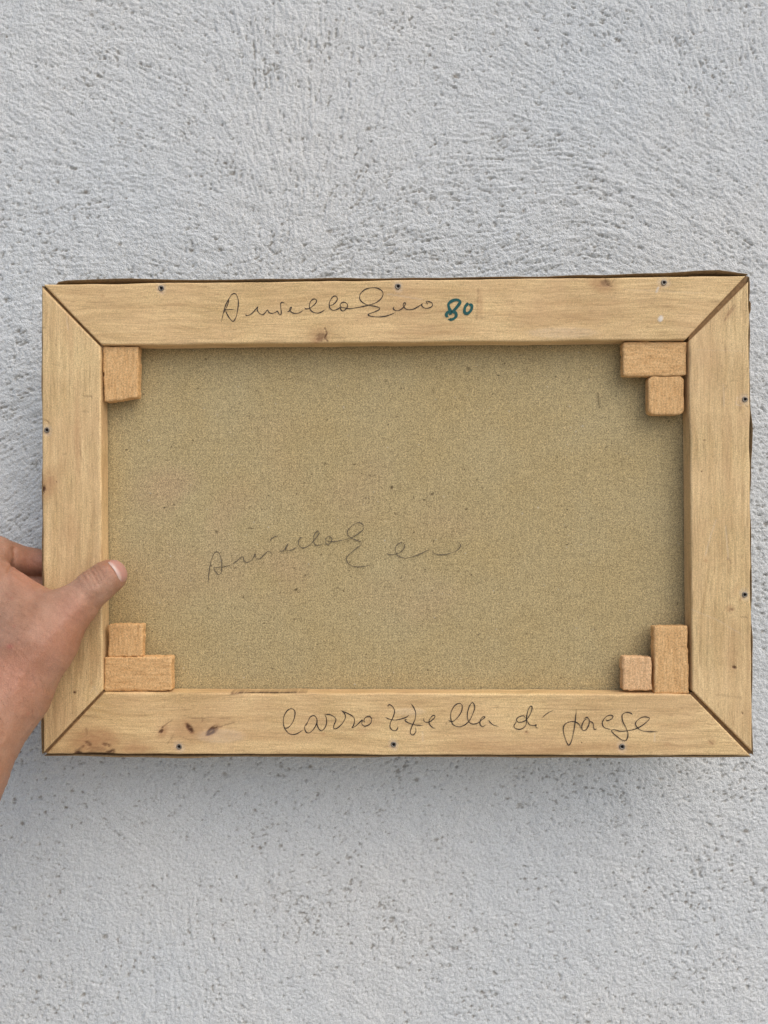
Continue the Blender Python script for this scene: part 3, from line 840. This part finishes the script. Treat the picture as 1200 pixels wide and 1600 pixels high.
def write(strokes, width, depth, mat, parent, label, vary=0.25, seed=0):
    V, Fc = [], []; k = 0
    r = np.random.default_rng(seed)
    for si, (ox, oy, s, pts) in enumerate(strokes):
        P = spline([(ox + a / s, oy + b / s) for a, b in pts])
        keep = np.concatenate([[True], np.linalg.norm(np.diff(P, axis=0), axis=1) > 1e-3]); P = P[keep]
        T = np.gradient(P, axis=0); T /= np.linalg.norm(T, axis=1)[:, None] + 1e-9
        Nn = np.stack([-T[:, 1], T[:, 0]], 1)
        n = len(P); ph = r.uniform(0, 6)
        press = 1 + vary * np.sin(np.arange(n) * 0.33 + ph) + vary * .6 * r.standard_normal(n) * .5 - vary * .5 * T[:, 0] * 0
        ends = np.clip(np.minimum(np.arange(n), n - 1 - np.arange(n)) / 4.0, 0.3, 1)
        w = width / 2 * press * ends
        L_, R_ = P + Nn * w[:, None], P - Nn * w[:, None]
        dl = depth - 0.00001 * si
        l3 = loc(L_[:, 0], L_[:, 1], dl); r3 = loc(R_[:, 0], R_[:, 1], dl)
        V.append(np.stack([l3, r3], 1).reshape(-1, 3)); Fc.append(grid_faces(n, 2) + k); k += 2 * n
    V = np.concatenate(V); Fc = np.concatenate(Fc)
    o = mesh_from("inscription", V, Fc, mat, parent)
    o['label'] = label
    return o


A_, B_, C_ = (340, 440, 10), (450, 440, 10), (560, 440, 10)
sig = [(*A_, [(60, 630), (90, 490), (125, 370), (175, 270), (220, 205), (262, 185), (300, 215), (325, 310), (315, 430), (295, 530), (265, 600), (235, 618), (195, 580), (150, 510), (118, 440)]),
       (*A_, [(112, 440), (180, 435), (262, 436)]), (*A_, [(90, 500), (120, 440), (160, 350), (180, 265)]),
       (*A_, [(435, 512), (455, 530), (500, 520), (550, 485), (600, 425), (628, 392), (618, 440), (650, 490), (700, 517), (740, 490), (780, 440), (800, 478), (850, 495), (900, 480), (935, 462), (960, 505), (985, 518), (996, 480), (987, 400), (985, 345), (1010, 322), (1060, 342)]),
       (*B_, [(-15, 467), (20, 460), (52, 420), (55, 402), (38, 408), (28, 440), (60, 480), (110, 497), (170, 490), (235, 450)]),
       (*B_, [(255, 405), (285, 425), (350, 408), (420, 350), (448, 305), (430, 275), (390, 275), (345, 325), (335, 400), (370, 460), (430, 488), (500, 485), (585, 435)]),
       (*B_, [(645, 370), (700, 360), (755, 310), (772, 260), (745, 225), (700, 238), (655, 310), (646, 380), (670, 430), (720, 448), (790, 420), (830, 385)]),
       (*B_, [(835, 400), (815, 365), (840, 330), (890, 322), (930, 360), (920, 410), (880, 450), (850, 457), (820, 425), (838, 402), (900, 412), (970, 422), (1080, 405), (1180, 385), (1275, 362), (1370, 330), (1450, 270), (1485, 200), (1465, 140), (1390, 100), (1310, 95), (1220, 115), (1145, 170), (1118, 240), (1140, 300), (1200, 345), (1275, 370), (1360, 385), (1425, 405), (1425, 435), (1370, 465), (1290, 495), (1250, 517), (1300, 540), (1410, 550), (1520, 540), (1610, 512), (1680, 480)]),
       (*C_, [(560, 388), (546, 412), (560, 440), (610, 455), (670, 430), (715, 385), (740, 350), (725, 330), (703, 345), (710, 385), (740, 425), (800, 437), (870, 425), (940, 385), (1003, 345), (988, 365), (1020, 405), (1070, 415), (1130, 400), (1162, 360), (1140, 325), (1095, 308), (1052, 303)]),
       (*C_, [(1055, 305), (1072, 335), (1085, 358)])]
write(sig, 1.25, -0.00022, M_pen, b_top, "thin pen signature", .28, 1)
g = (600, 430, 6)
write([(*g, [(600, 412), (640, 414), (676, 385), (668, 350), (630, 340), (595, 350), (585, 378), (605, 392)]),
       (*g, [(625, 350), (650, 335), (690, 290), (714, 250), (684, 230), (640, 240), (606, 270), (612, 310), (628, 350), (610, 372)]),
       (*g, [(788, 268), (822, 285), (818, 325), (785, 358), (757, 348), (758, 305), (780, 272), (795, 268)])], 4.5, -0.0003, M_green, b_top, "green marker figure 80", .12, 2)
D_, E_, F2, G_ = (430, 1090, 7.5), (590, 1090, 10), (690, 1090, 6.667), (870, 1095, 7.059)
txt = [(*D_, [(108, 355), (150, 352), (205, 290), (232, 200), (225, 150), (185, 130), (135, 160), (100, 230), (97, 310), (120, 375), (170, 425), (225, 432), (280, 410), (328, 375)]),
       (*D_, [(370, 290), (345, 350), (362, 402), (400, 412), (450, 370), (490, 290), (482, 235), (450, 210), (410, 230), (380, 290), (362, 330)]),
       (*D_, [(486, 265), (495, 330), (530, 385), (570, 370), (600, 310), (600, 240), (578, 200)]),
       (*D_, [(575, 203), (630, 198), (685, 220), (712, 260), (690, 320), (685, 358), (720, 362), (780, 310), (822, 240), (812, 185), (772, 148)]),
       (*D_, [(775, 150), (850, 185), (910, 220), (930, 260), (920, 320), (900, 355), (950, 328), (1020, 262), (1015, 305), (1050, 335), (1110, 310), (1132, 260), (1110, 222), (1065, 228), (1040, 265), (1048, 290)]),
       (*E_, [(168, 150), (163, 122), (195, 112), (245, 155), (265, 220), (240, 310), (203, 390), (195, 460), (230, 508), (280, 515), (312, 485), (318, 450)]),
       (*E_, [(122, 306), (180, 335), (270, 350), (380, 330), (460, 300), (508, 240)]),
       (*E_, [(515, 90), (560, 145), (595, 240), (585, 340), (545, 430), (512, 530), (530, 578), (565, 578), (598, 530), (590, 460)]),
       (*E_, [(465, 345), (430, 342), (440, 368), (500, 400), (600, 428), (715, 435)]),
       (*E_, [(718, 320), (730, 370), (790, 385), (860, 345), (898, 300), (880, 278), (840, 300), (806, 360), (815, 420), (860, 468), (905, 480)]),
       (*F2, [(70, 235), (110, 250), (160, 215), (205, 150), (216, 90), (190, 60), (140, 80), (100, 150), (97, 220), (120, 280), (180, 303), (240, 285), (290, 240), (325, 170), (346, 100), (325, 52), (295, 80), (270, 160), (275, 230), (310, 272), (370, 268), (425, 228), (452, 205), (430, 200), (405, 235), (402, 280), (430, 303), (462, 282)]),
       (*F2, [(488, 232), (510, 262), (550, 290), (597, 300)]),
       (*F2, [(878, 215), (850, 190), (800, 205), (780, 235), (810, 258), (870, 240), (920, 180), (944, 110), (930, 88), (905, 120), (888, 190), (885, 250), (870, 300), (820, 330), (770, 320), (755, 290), (790, 240)]),
       (*F2, [(890, 235), (915, 280), (965, 292), (985, 283), (983, 308), (1005, 320)]), (*F2, [(1048, 210), (1100, 165), (1170, 128)]),
       (*G_, [(216, 92), (205, 220), (185, 350), (160, 450), (130, 488), (95, 420), (72, 320), (90, 260), (150, 230), (210, 235), (250, 265), (270, 318)]),
       (*G_, [(350, 195), (305, 215), (278, 275), (285, 322), (320, 322), (352, 270), (360, 215), (335, 182), (300, 200)]), (*G_, [(350, 215), (400, 248), (408, 300), (420, 315), (445, 306)]),
       (*G_, [(545, 205), (560, 220), (605, 200), (620, 172), (590, 158), (540, 180), (503, 240), (520, 290), (560, 308), (600, 315)]),
       (*G_, [(842, 158), (810, 133), (760, 130), (722, 160), (730, 230), (765, 300), (786, 370), (770, 430), (730, 437), (660, 390), (605, 335), (630, 318), (700, 335), (780, 330), (870, 310), (960, 260), (1022, 200), (1000, 180), (940, 182), (880, 225), (873, 270), (920, 320), (1000, 340), (1110, 340)])]
write(txt, 1.25, -0.00022, M_pen, b_bot, "thin pen inscription in three words", .28, 3)
H_, I_, J_ = (320, 810, 7.5), (460, 810, 8.571), (590, 830, 8.571)
cv = bpy.data.objects["canvas"]
sg2 = [(*H_, [(38, 775), (50, 640), (70, 510), (110, 410), (150, 392), (180, 430), (200, 530), (195, 620), (170, 658), (130, 630), (112, 578), (200, 572), (300, 545)]),
       (*H_, [(322, 542), (380, 495), (445, 445), (460, 495), (500, 515), (560, 475), (590, 415), (595, 465), (640, 475), (700, 420), (745, 385), (797, 424)]),
       (*H_, [(750, 290), (780, 240), (830, 210), (890, 205)]), (*H_, [(868, 375), (910, 382), (960, 340), (972, 300), (945, 350), (960, 372), (1020, 370), (1090, 325)]),
       (*I_, [(120, 262), (78, 262), (55, 320), (75, 380), (130, 395), (190, 365), (250, 310), (320, 220), (330, 190), (310, 168), (270, 210), (258, 290), (280, 350), (330, 360), (400, 325)]),
       (*I_, [(415, 300), (430, 260), (470, 243), (502, 270), (490, 320), (450, 352), (420, 330), (432, 300), (510, 312), (620, 295), (755, 262), (860, 200), (928, 140), (915, 80), (860, 55), (790, 85), (720, 150), (713, 210), (760, 262), (830, 290), (892, 320), (885, 360), (830, 400), (760, 460), (703, 520), (705, 580), (760, 630), (850, 650), (950, 640), (1060, 615)]),
       (*J_, [(115, 288), (150, 312), (220, 312), (310, 280), (362, 210), (350, 165), (310, 155), (260, 185), (240, 240), (265, 320), (340, 355), (430, 352), (560, 310), (660, 260), (718, 238)]),
       (*J_, [(722, 245), (760, 300), (850, 315), (960, 300), (1060, 260), (1112, 200), (1100, 165), (1060, 145)])]
write(sg2, 1.1, T_CANVAS - 0.0005, M_pencil, cv, "faint pencil signature", .35, 4)

# ------------------------------------------------------------------ hand (one continuous skin from a distance field)
def build_hand():
    W = world_at
    vs = 0.0011
    caps = []   # (A, B, ra, rb, k)
    def cap(a, b, ra, rb, k=0.006): caps.append((W(*a), W(*b), ra, rb, k))
    # forearm, seen from the thumb side: two bones' worth of width
    cap((-330, 1600, -.135), (-95, 1225, -.075), .040, .033)
    cap((-95, 1225, -.075), (4, 1085, -.038), .033, .0265, .012)
    cap((-115, 1215, -.050), (-15, 1085, -.018), .030, .025, .012)
    # palm: a fan from the wrist to the knuckles
    for (mx, my, mY, r) in ((-47, 872, -.003, .0135), (-78, 920, .004, .0135), (-100, 975, .008, .013), (-112, 1030, .008, .012)):
        cap((-5, 1070, -.026), (mx, my, mY), .021, r, .014)
    # thumb ray
    cap((15, 1075, -.036), (62, 1010, -.029), .0245, .0205, .014)
    cap((62, 1010, -.029), (113, 950, -.0175), .0205, .0148, .010)
    cap((113, 950, -.0175), (148, 918, -.0128), .0142, .0118, .005)
    cap((148, 918, -.0128), (170, 901, -.0095), .0120, .0112, .004)
    cap((165, 904, -.0098), (174, 899, -.0055), .0110, .0100, .004)
    # muscle of the web between thumb and index
    cap((78, 965, -.020), (-25, 912, -.006), .0120, .0130, .014)
    cap((70, 985, -.021), (-30, 950, -.006), .0160, .0155, .014)
    cap((40, 1000, -.024), (-50, 1000, -.006), .0200, .0170, .014)
    cap((56, 938, -.0125), (0, 902, -.004), .0085, .0105, .010)
    # fingers behind the stretcher: proximal, middle, distal
    cap((-47, 872, -.003), (-8, 866, .012), .0135, .0128, .008)
    cap((-8, 866, .012), (48, 878, .0292), .0128, .0100, .004)
    cap((48, 878, .0292), (130, 884, .0335), .0100, .0088, .003)
    cap((130, 884, .0335), (186, 890, .0290), .0088, .0074, .003)
    cap((-78, 920, .004), (-10, 916, .0260), .0130, .0108, .005)
    cap((-10, 916, .0260), (85, 918, .0345), .0106, .0092, .003)
    cap((85, 926, .0345), (150, 930, .0300), .0088, .0074, .003)
    cap((-100, 975, .008), (-25, 968, .0300), .0125, .0100, .005)
    cap((-25, 968, .0300), (65, 972, .0355), .0098, .0086, .003)
    cap((65, 972, .0355), (125, 976, .0300), .0085, .0072, .003)
    cap((-112, 1030, .008), (-45, 1014, .0300), .0110, .0088, .005)
    cap((-45, 1014, .0300), (20, 1014, .0345), .0086, .0076, .003)
    cap((20, 1014, .0345), (70, 1016, .0300), .0075, .0065, .003)
    pts = np.array([c[0] for c in caps] + [c[1] for c in caps])
    lo = pts.min(0) - .045; hi = pts.max(0) + .045
    lo[0] = max(lo[0], W(-260, 1100, 0)[0]); lo[2] = max(lo[2], W(0, 1480, -.1)[2])
    n = np.ceil((hi - lo) / vs).astype(int)
    fld = np.full(n, 0.05, np.float32)
    ax = [lo[i] + vs * np.arange(n[i]) for i in range(3)]
    for (a, b, ra, rb, k) in caps:
        mn = np.minimum(a, b) - max(ra, rb) - k - .004; mx = np.maximum(a, b) + max(ra, rb) + k + .004
        i0 = np.clip(((mn - lo) / vs).astype(int), 0, n); i1 = np.clip(((mx - lo) / vs).astype(int) + 1, 0, n)
        if (i1 <= i0).any(): continue
        gx, gy, gz = [ax[i][i0[i]:i1[i]].astype(np.float32) for i in range(3)]
        px_, py_, pz_ = gx[:, None, None] - a[0], gy[None, :, None] - a[1], gz[None, None, :] - a[2]
        ab = b - a; L2 = ab @ ab
        t = np.clip((px_ * ab[0] + py_ * ab[1] + pz_ * ab[2]) / L2, 0, 1)
        d = np.sqrt((px_ - t * ab[0]) ** 2 + (py_ - t * ab[1]) ** 2 + (pz_ - t * ab[2]) ** 2) - (ra + (rb - ra) * t)
        sl = tuple(slice(i0[i], i1[i]) for i in range(3))
        c = fld[sl]
        h = np.clip(k - np.abs(c - d), 0, None) / k
        fld[sl] = np.minimum(c, d) - h * h * k * 0.25
    # close the field at the edges of the box
    fld[0], fld[-1] = .01, .01; fld[:, 0], fld[:, -1] = .01, .01; fld[:, :, 0], fld[:, :, -1] = .01, .01
    # --- surface nets
    ins = fld < 0
    cells = np.zeros(n - 1, bool)
    c8 = [(i, j, k) for i in (0, 1) for j in (0, 1) for k in (0, 1)]
    nx, ny, nz = n - 1
    cnt = np.zeros((nx, ny, nz), np.int8)
    for (i, j, k) in c8: cnt += ins[i:i + nx, j:j + ny, k:k + nz]
    ci = np.argwhere((cnt > 0) & (cnt < 8))
    idx = -np.ones((nx, ny, nz), np.int64); idx[tuple(ci.T)] = np.arange(len(ci))
    acc = np.zeros((len(ci), 3)); w = np.zeros(len(ci))
    for a in c8:
        for dim in range(3):
            if a[dim]: continue
            b = list(a); b[dim] = 1
            fa = fld[tuple((ci + a).T)]; fb = fld[tuple((ci + b).T)]
            m = (fa < 0) != (fb < 0)
            t = np.where(m, fa / np.where(m, fa - fb, 1), 0)
            p = np.array(a, float) + np.outer(t, np.eye(3)[dim])
            acc[m] += p[m]; w[m] += 1
    V = lo + (ci + acc / w[:, None]) * vs
    faces = []
    for dim in range(3):
        o1, o2 = [(1, 2), (2, 0), (0, 1)][dim]
        sh = [slice(1, -1)] * 3; sh[dim] = slice(0, -1)
        A0 = ins[tuple(sh)]
        sh2 = list(sh); sh2[dim] = slice(1, None)
        B0 = ins[tuple(sh2)]
        e = np.argwhere(A0 != B0)
        if not len(e): continue
        g_ = e.copy(); 
        for q in range(3):
            if q != dim: g_[:, q] += 1
        s_in = ins[tuple(g_.T)]
        def cell(d1, d2):
            c = g_.copy(); c[:, o1] -= d1; c[:, o2] -= d2
            return idx[tuple(c.T)]
        q4 = np.stack([cell(0, 0), cell(1, 0), cell(1, 1), cell(0, 1)], -1)
        q4[~s_in] = q4[~s_in][:, ::-1]
        faces.append(q4)
    Fq = np.concatenate(faces); Fq = Fq[(Fq >= 0).all(1)]
    # smooth a little and find normals from the field
    def fval(P):
        q = (P - lo) / vs; i = np.clip(np.floor(q).astype(int), 0, n - 2); f = q - i
        r_ = 0
        for (a, b, c) in c8:
            r_ = r_ + fld[i[:, 0] + a, i[:, 1] + b, i[:, 2] + c] * np.where(a, f[:, 0], 1 - f[:, 0]) * np.where(b, f[:, 1], 1 - f[:, 1]) * np.where(c, f[:, 2], 1 - f[:, 2])
        return r_
    def grad(P, e=0.0015):
        g_ = np.stack([fval(P + np.eye(3)[i] * e) - fval(P - np.eye(3)[i] * e) for i in range(3)], -1)
        return g_ / (np.linalg.norm(g_, axis=1)[:, None] + 1e-9)
    ed = np.concatenate([Fq[:, [0, 1]], Fq[:, [1, 2]], Fq[:, [2, 3]], Fq[:, [3, 0]]])
    for it in range(4):
        s_ = np.zeros_like(V); c_ = np.zeros(len(V))
        for q in range(3):
            s_[:, q] = np.bincount(ed[:, 0], V[ed[:, 1], q], len(V)) + np.bincount(ed[:, 1], V[ed[:, 0], q], len(V))
        c_ = np.bincount(ed[:, 0], minlength=len(V)) + np.bincount(ed[:, 1], minlength=len(V))
        V = 0.4 * V + 0.6 * s_ / np.maximum(c_, 1)[:, None]
    N = grad(V)
    # --- surface detail, placed by photo measure on the side facing the lens
    k = F / (D + V[:, 1])
    PP = np.stack([600 + V[:, 0] * k, 800 - V[:, 2] * k], -1)
    front = sstep(0.0, 0.4, -N[:, 1]) * (V[:, 1] < 0.012)
    disp = np.zeros(len(V)); red = np.zeros(len(V)); mark = np.zeros(len(V))
    def crease(pts, wpx, dep, fr=None):
        d = poly_dist(PP, [np.array(p, float) for p in pts])
        return -dep * np.exp(-(d / wpx) ** 2) * (front if fr is None else fr)
    for pts, wpx, dep in (([(139, 886), (147, 900), (154, 913)], 1.6, .0009), ([(144, 884), (152, 895), (158, 910)], 1.3, .0007), ([(134, 890), (141, 903), (147, 915)], 1.4, .0006),
                          ([(150, 884), (157, 893), (162, 903)], 1.2, .00045), ([(128, 894), (134, 905), (139, 916)], 1.4, .0004)):
        disp += crease(pts, wpx, dep)
    disp += crease([(22, 857), (24, 872), (19, 884), (12, 893)], 2.6, .0012, (V[:, 1] < .03) * 1.0)
    disp += crease([(20, 884), (34, 896), (46, 906), (62, 913)], 3.0, .0010)
    disp += crease([(0, 873), (14, 884), (30, 898), (42, 910)], 2.5, .0006)
    disp += crease([(2, 936), (30, 930), (66, 934)], 7, .0005)
    # tendon and bone ridges of the thumb
    disp += -crease([(20, 1075), (66, 1010), (112, 955), (146, 920)], 13, .0010)
    disp += -crease([(112, 957), (122, 948)], 13, .0009)
    disp += -crease([(-10, 1080), (40, 980), (70, 930)], 10, .0004)
    disp += crease([(-25, 1060), (20, 985), (52, 938)], 16, .0006)
    nz_ = fft_noise((256, 256), 7, 2.2, 77, 0.6); nz2 = fft_noise((256, 256), 4, 4, 78)
    disp += 0.00009 * sample(nz_, PP[:, 0] * 1.0 + 300, PP[:, 1] * 1.0) + 0.00012 * sample(nz2, PP[:, 0] * .35, PP[:, 1] * .35 + V[:, 1] * 900)
    disp += crease([(161, 876), (171, 880), (178, 889), (183, 901), (185, 913)], 1.6, .00045)
    V = V + N * disp[:, None]
    red = np.clip(np.exp(-((np.hypot(PP[:, 0] - 192, PP[:, 1] - 880) / 20) ** 2)) + .55 * np.exp(-((np.hypot(PP[:, 0] - 118, PP[:, 1] - 958) / 26) ** 2))
                  + .8 * np.exp(-((np.hypot(PP[:, 0] - 50, PP[:, 1] - 885) / 32) ** 2)) + .5 * np.exp(-((np.hypot(PP[:, 0] - 20, PP[:, 1] - 1060) / 50) ** 2))
                  + .4 * np.exp(-((np.hypot(PP[:, 0] - 95, PP[:, 1] - 1010) / 40) ** 2)), 0, 1)
    mark = np.clip(.7 * np.exp(-((np.hypot(PP[:, 0] - 15, (PP[:, 1] - 1010) * 1.3) / 5) ** 2)), 0, 1)
    for (x_, y_, s_) in ((21, 978, .3), (18, 934, .3), (45, 1115, .25)):
        mark = np.maximum(mark, s_ * np.exp(-((np.hypot(PP[:, 0] - x_, PP[:, 1] - y_) / 2.5) ** 2)))
    person = bpy.data.objects.new("person", None); COL.objects.link(person)
    person.location = W(-95, 1225, -.075)
    tag(person, "bare left hand and forearm gripping the stretcher's left side, thumb in front, no sleeve", "person")
    bl_ = np.array(person.location)
    body = mesh_from("hand", V - bl_, Fq, M_skin, person, attrs={"red": red, "mark": mark})
    # short fine hairs on the wrist, forearm and back of the hand
    r_ = np.random.default_rng(5)
    cand = np.where((front > .6) & (((PP[:, 0] > -5) & (PP[:, 0] < 75) & (PP[:, 1] > 1040) & (PP[:, 1] < 1240)) | ((PP[:, 0] > -5) & (PP[:, 0] < 50) & (PP[:, 1] > 930) & (PP[:, 1] < 1040))))[0]
    HV, HF = [], []
    for vi_ in r_.choice(cand, 70, replace=False):
        p0, n0 = V[vi_], N[vi_]
        d0 = np.array([.55 + .4 * r_.standard_normal(), 0, -.8 + .4 * r_.standard_normal()]); d0 -= n0 * (d0 @ n0); d0 /= np.linalg.norm(d0)
        sd_ = np.cross(n0, d0); Lh = r_.uniform(.003, .0065); bend = r_.uniform(-.35, .35)
        for j in range(6):
            tt = j / 5
            c_ = p0 + d0 * Lh * tt + sd_ * bend * Lh * tt * tt + n0 * (.0001 + .0004 * math.sin(tt * 2.2))
            w_ = .000055 * (1 - .8 * tt)
            for ph in (0, 2.09, 4.19): HV.append(c_ + w_ * (math.cos(ph) * sd_ + math.sin(ph) * n0))
        b0 = len(HV) - 18
        for j in range(5):
            for q in range(3):
                HF.append((b0 + j * 3 + q, b0 + j * 3 + (q + 1) % 3, b0 + j * 3 + 3 + (q + 1) % 3, b0 + j * 3 + 3 + q))
    ah = mesh_from("body_hair", np.array(HV) - bl_, HF, simple("brown_hair", (0.10, 0.05, 0.028), 0.5, 0.4), person)
    ah['kind'] = 'stuff'
    # --- thumbnail: a curved plate laid on the skin
    C0 = W(181, 893, -.010)
    u = np.array([22, 0, -36.]); u /= np.linalg.norm(u)
    nn = np.array([.86 * .80, -.60, .53 * .80]); nn -= u * (nn @ u); nn /= np.linalg.norm(nn)
    v = np.cross(nn, u); v = v if v[0] > 0 else -v
    nu_, nv_ = 33, 25
    S, T = np.meshgrid(np.linspace(-1, 1, nu_), np.linspace(-1, 1, nv_), indexing='ij')
    hw, hl = .0090, .0056
    # square to superellipse
    q = (np.abs(S) ** 3.2 + np.abs(T) ** 3.2) ** (1 / 3.2) / (np.maximum(np.abs(S), np.abs(T)) + 1e-9)
    S2, T2 = S / np.maximum(q, 1e-6), T / np.maximum(q, 1e-6)
    S2[(S == 0) & (T == 0)] = 0; T2[(S == 0) & (T == 0)] = 0
    P = C0 + (S2 * hw)[..., None] * u + (T2 * hl + .0010)[..., None] * v + .012 * nn
    P = P.reshape(-1, 3); 
    for _ in range(60): P = P - nn * np.clip(fval(P), -.002, .002)[:, None] * .8
    rad = np.maximum(np.abs(S), np.abs(T)).ravel()
    lift = np.where(rad > .93, -.00015, .00042) + .00012 * (1 - (S.ravel()) ** 2)
    Pt = P + grad(P, .003) * lift[:, None]
    # even the plate out
    G = Pt.reshape(nu_, nv_, 3)
    for _ in range(3):
        G2 = G.copy(); G2[1:-1, 1:-1] = .25 * (G[:-2, 1:-1] + G[2:, 1:-1] + G[1:-1, :-2] + G[1:-1, 2:]); G = G2
    tip = np.maximum(sstep(.72, .95, T) * .8, 1 - sstep(-.95, -.35, T + .12 * S * S)).ravel(); 
    Mn = Mat("nail_plate", 0.28, 0.5)
    Mn.color(Mn.mix(Mn.attr("tip"), (0.47, 0.25, 0.20), (0.62, 0.45, 0.37)))
    Mn.b.inputs['Subsurface Weight'].default_value = 0.2; Mn.b.inputs['Subsurface Scale'].default_value = .003
    Fn = grid_faces(nu_, nv_)
    f0 = Fn[len(Fn) // 2]; Vg = G.reshape(-1, 3)
    if np.cross(Vg[f0[1]] - Vg[f0[0]], Vg[f0[2]] - Vg[f0[0]]) @ nn < 0: Fn = Fn[:, ::-1]
    mesh_from("thumbnail", Vg - bl_, Fn, Mn.m, person, attrs={"tip": tip})


build_hand()
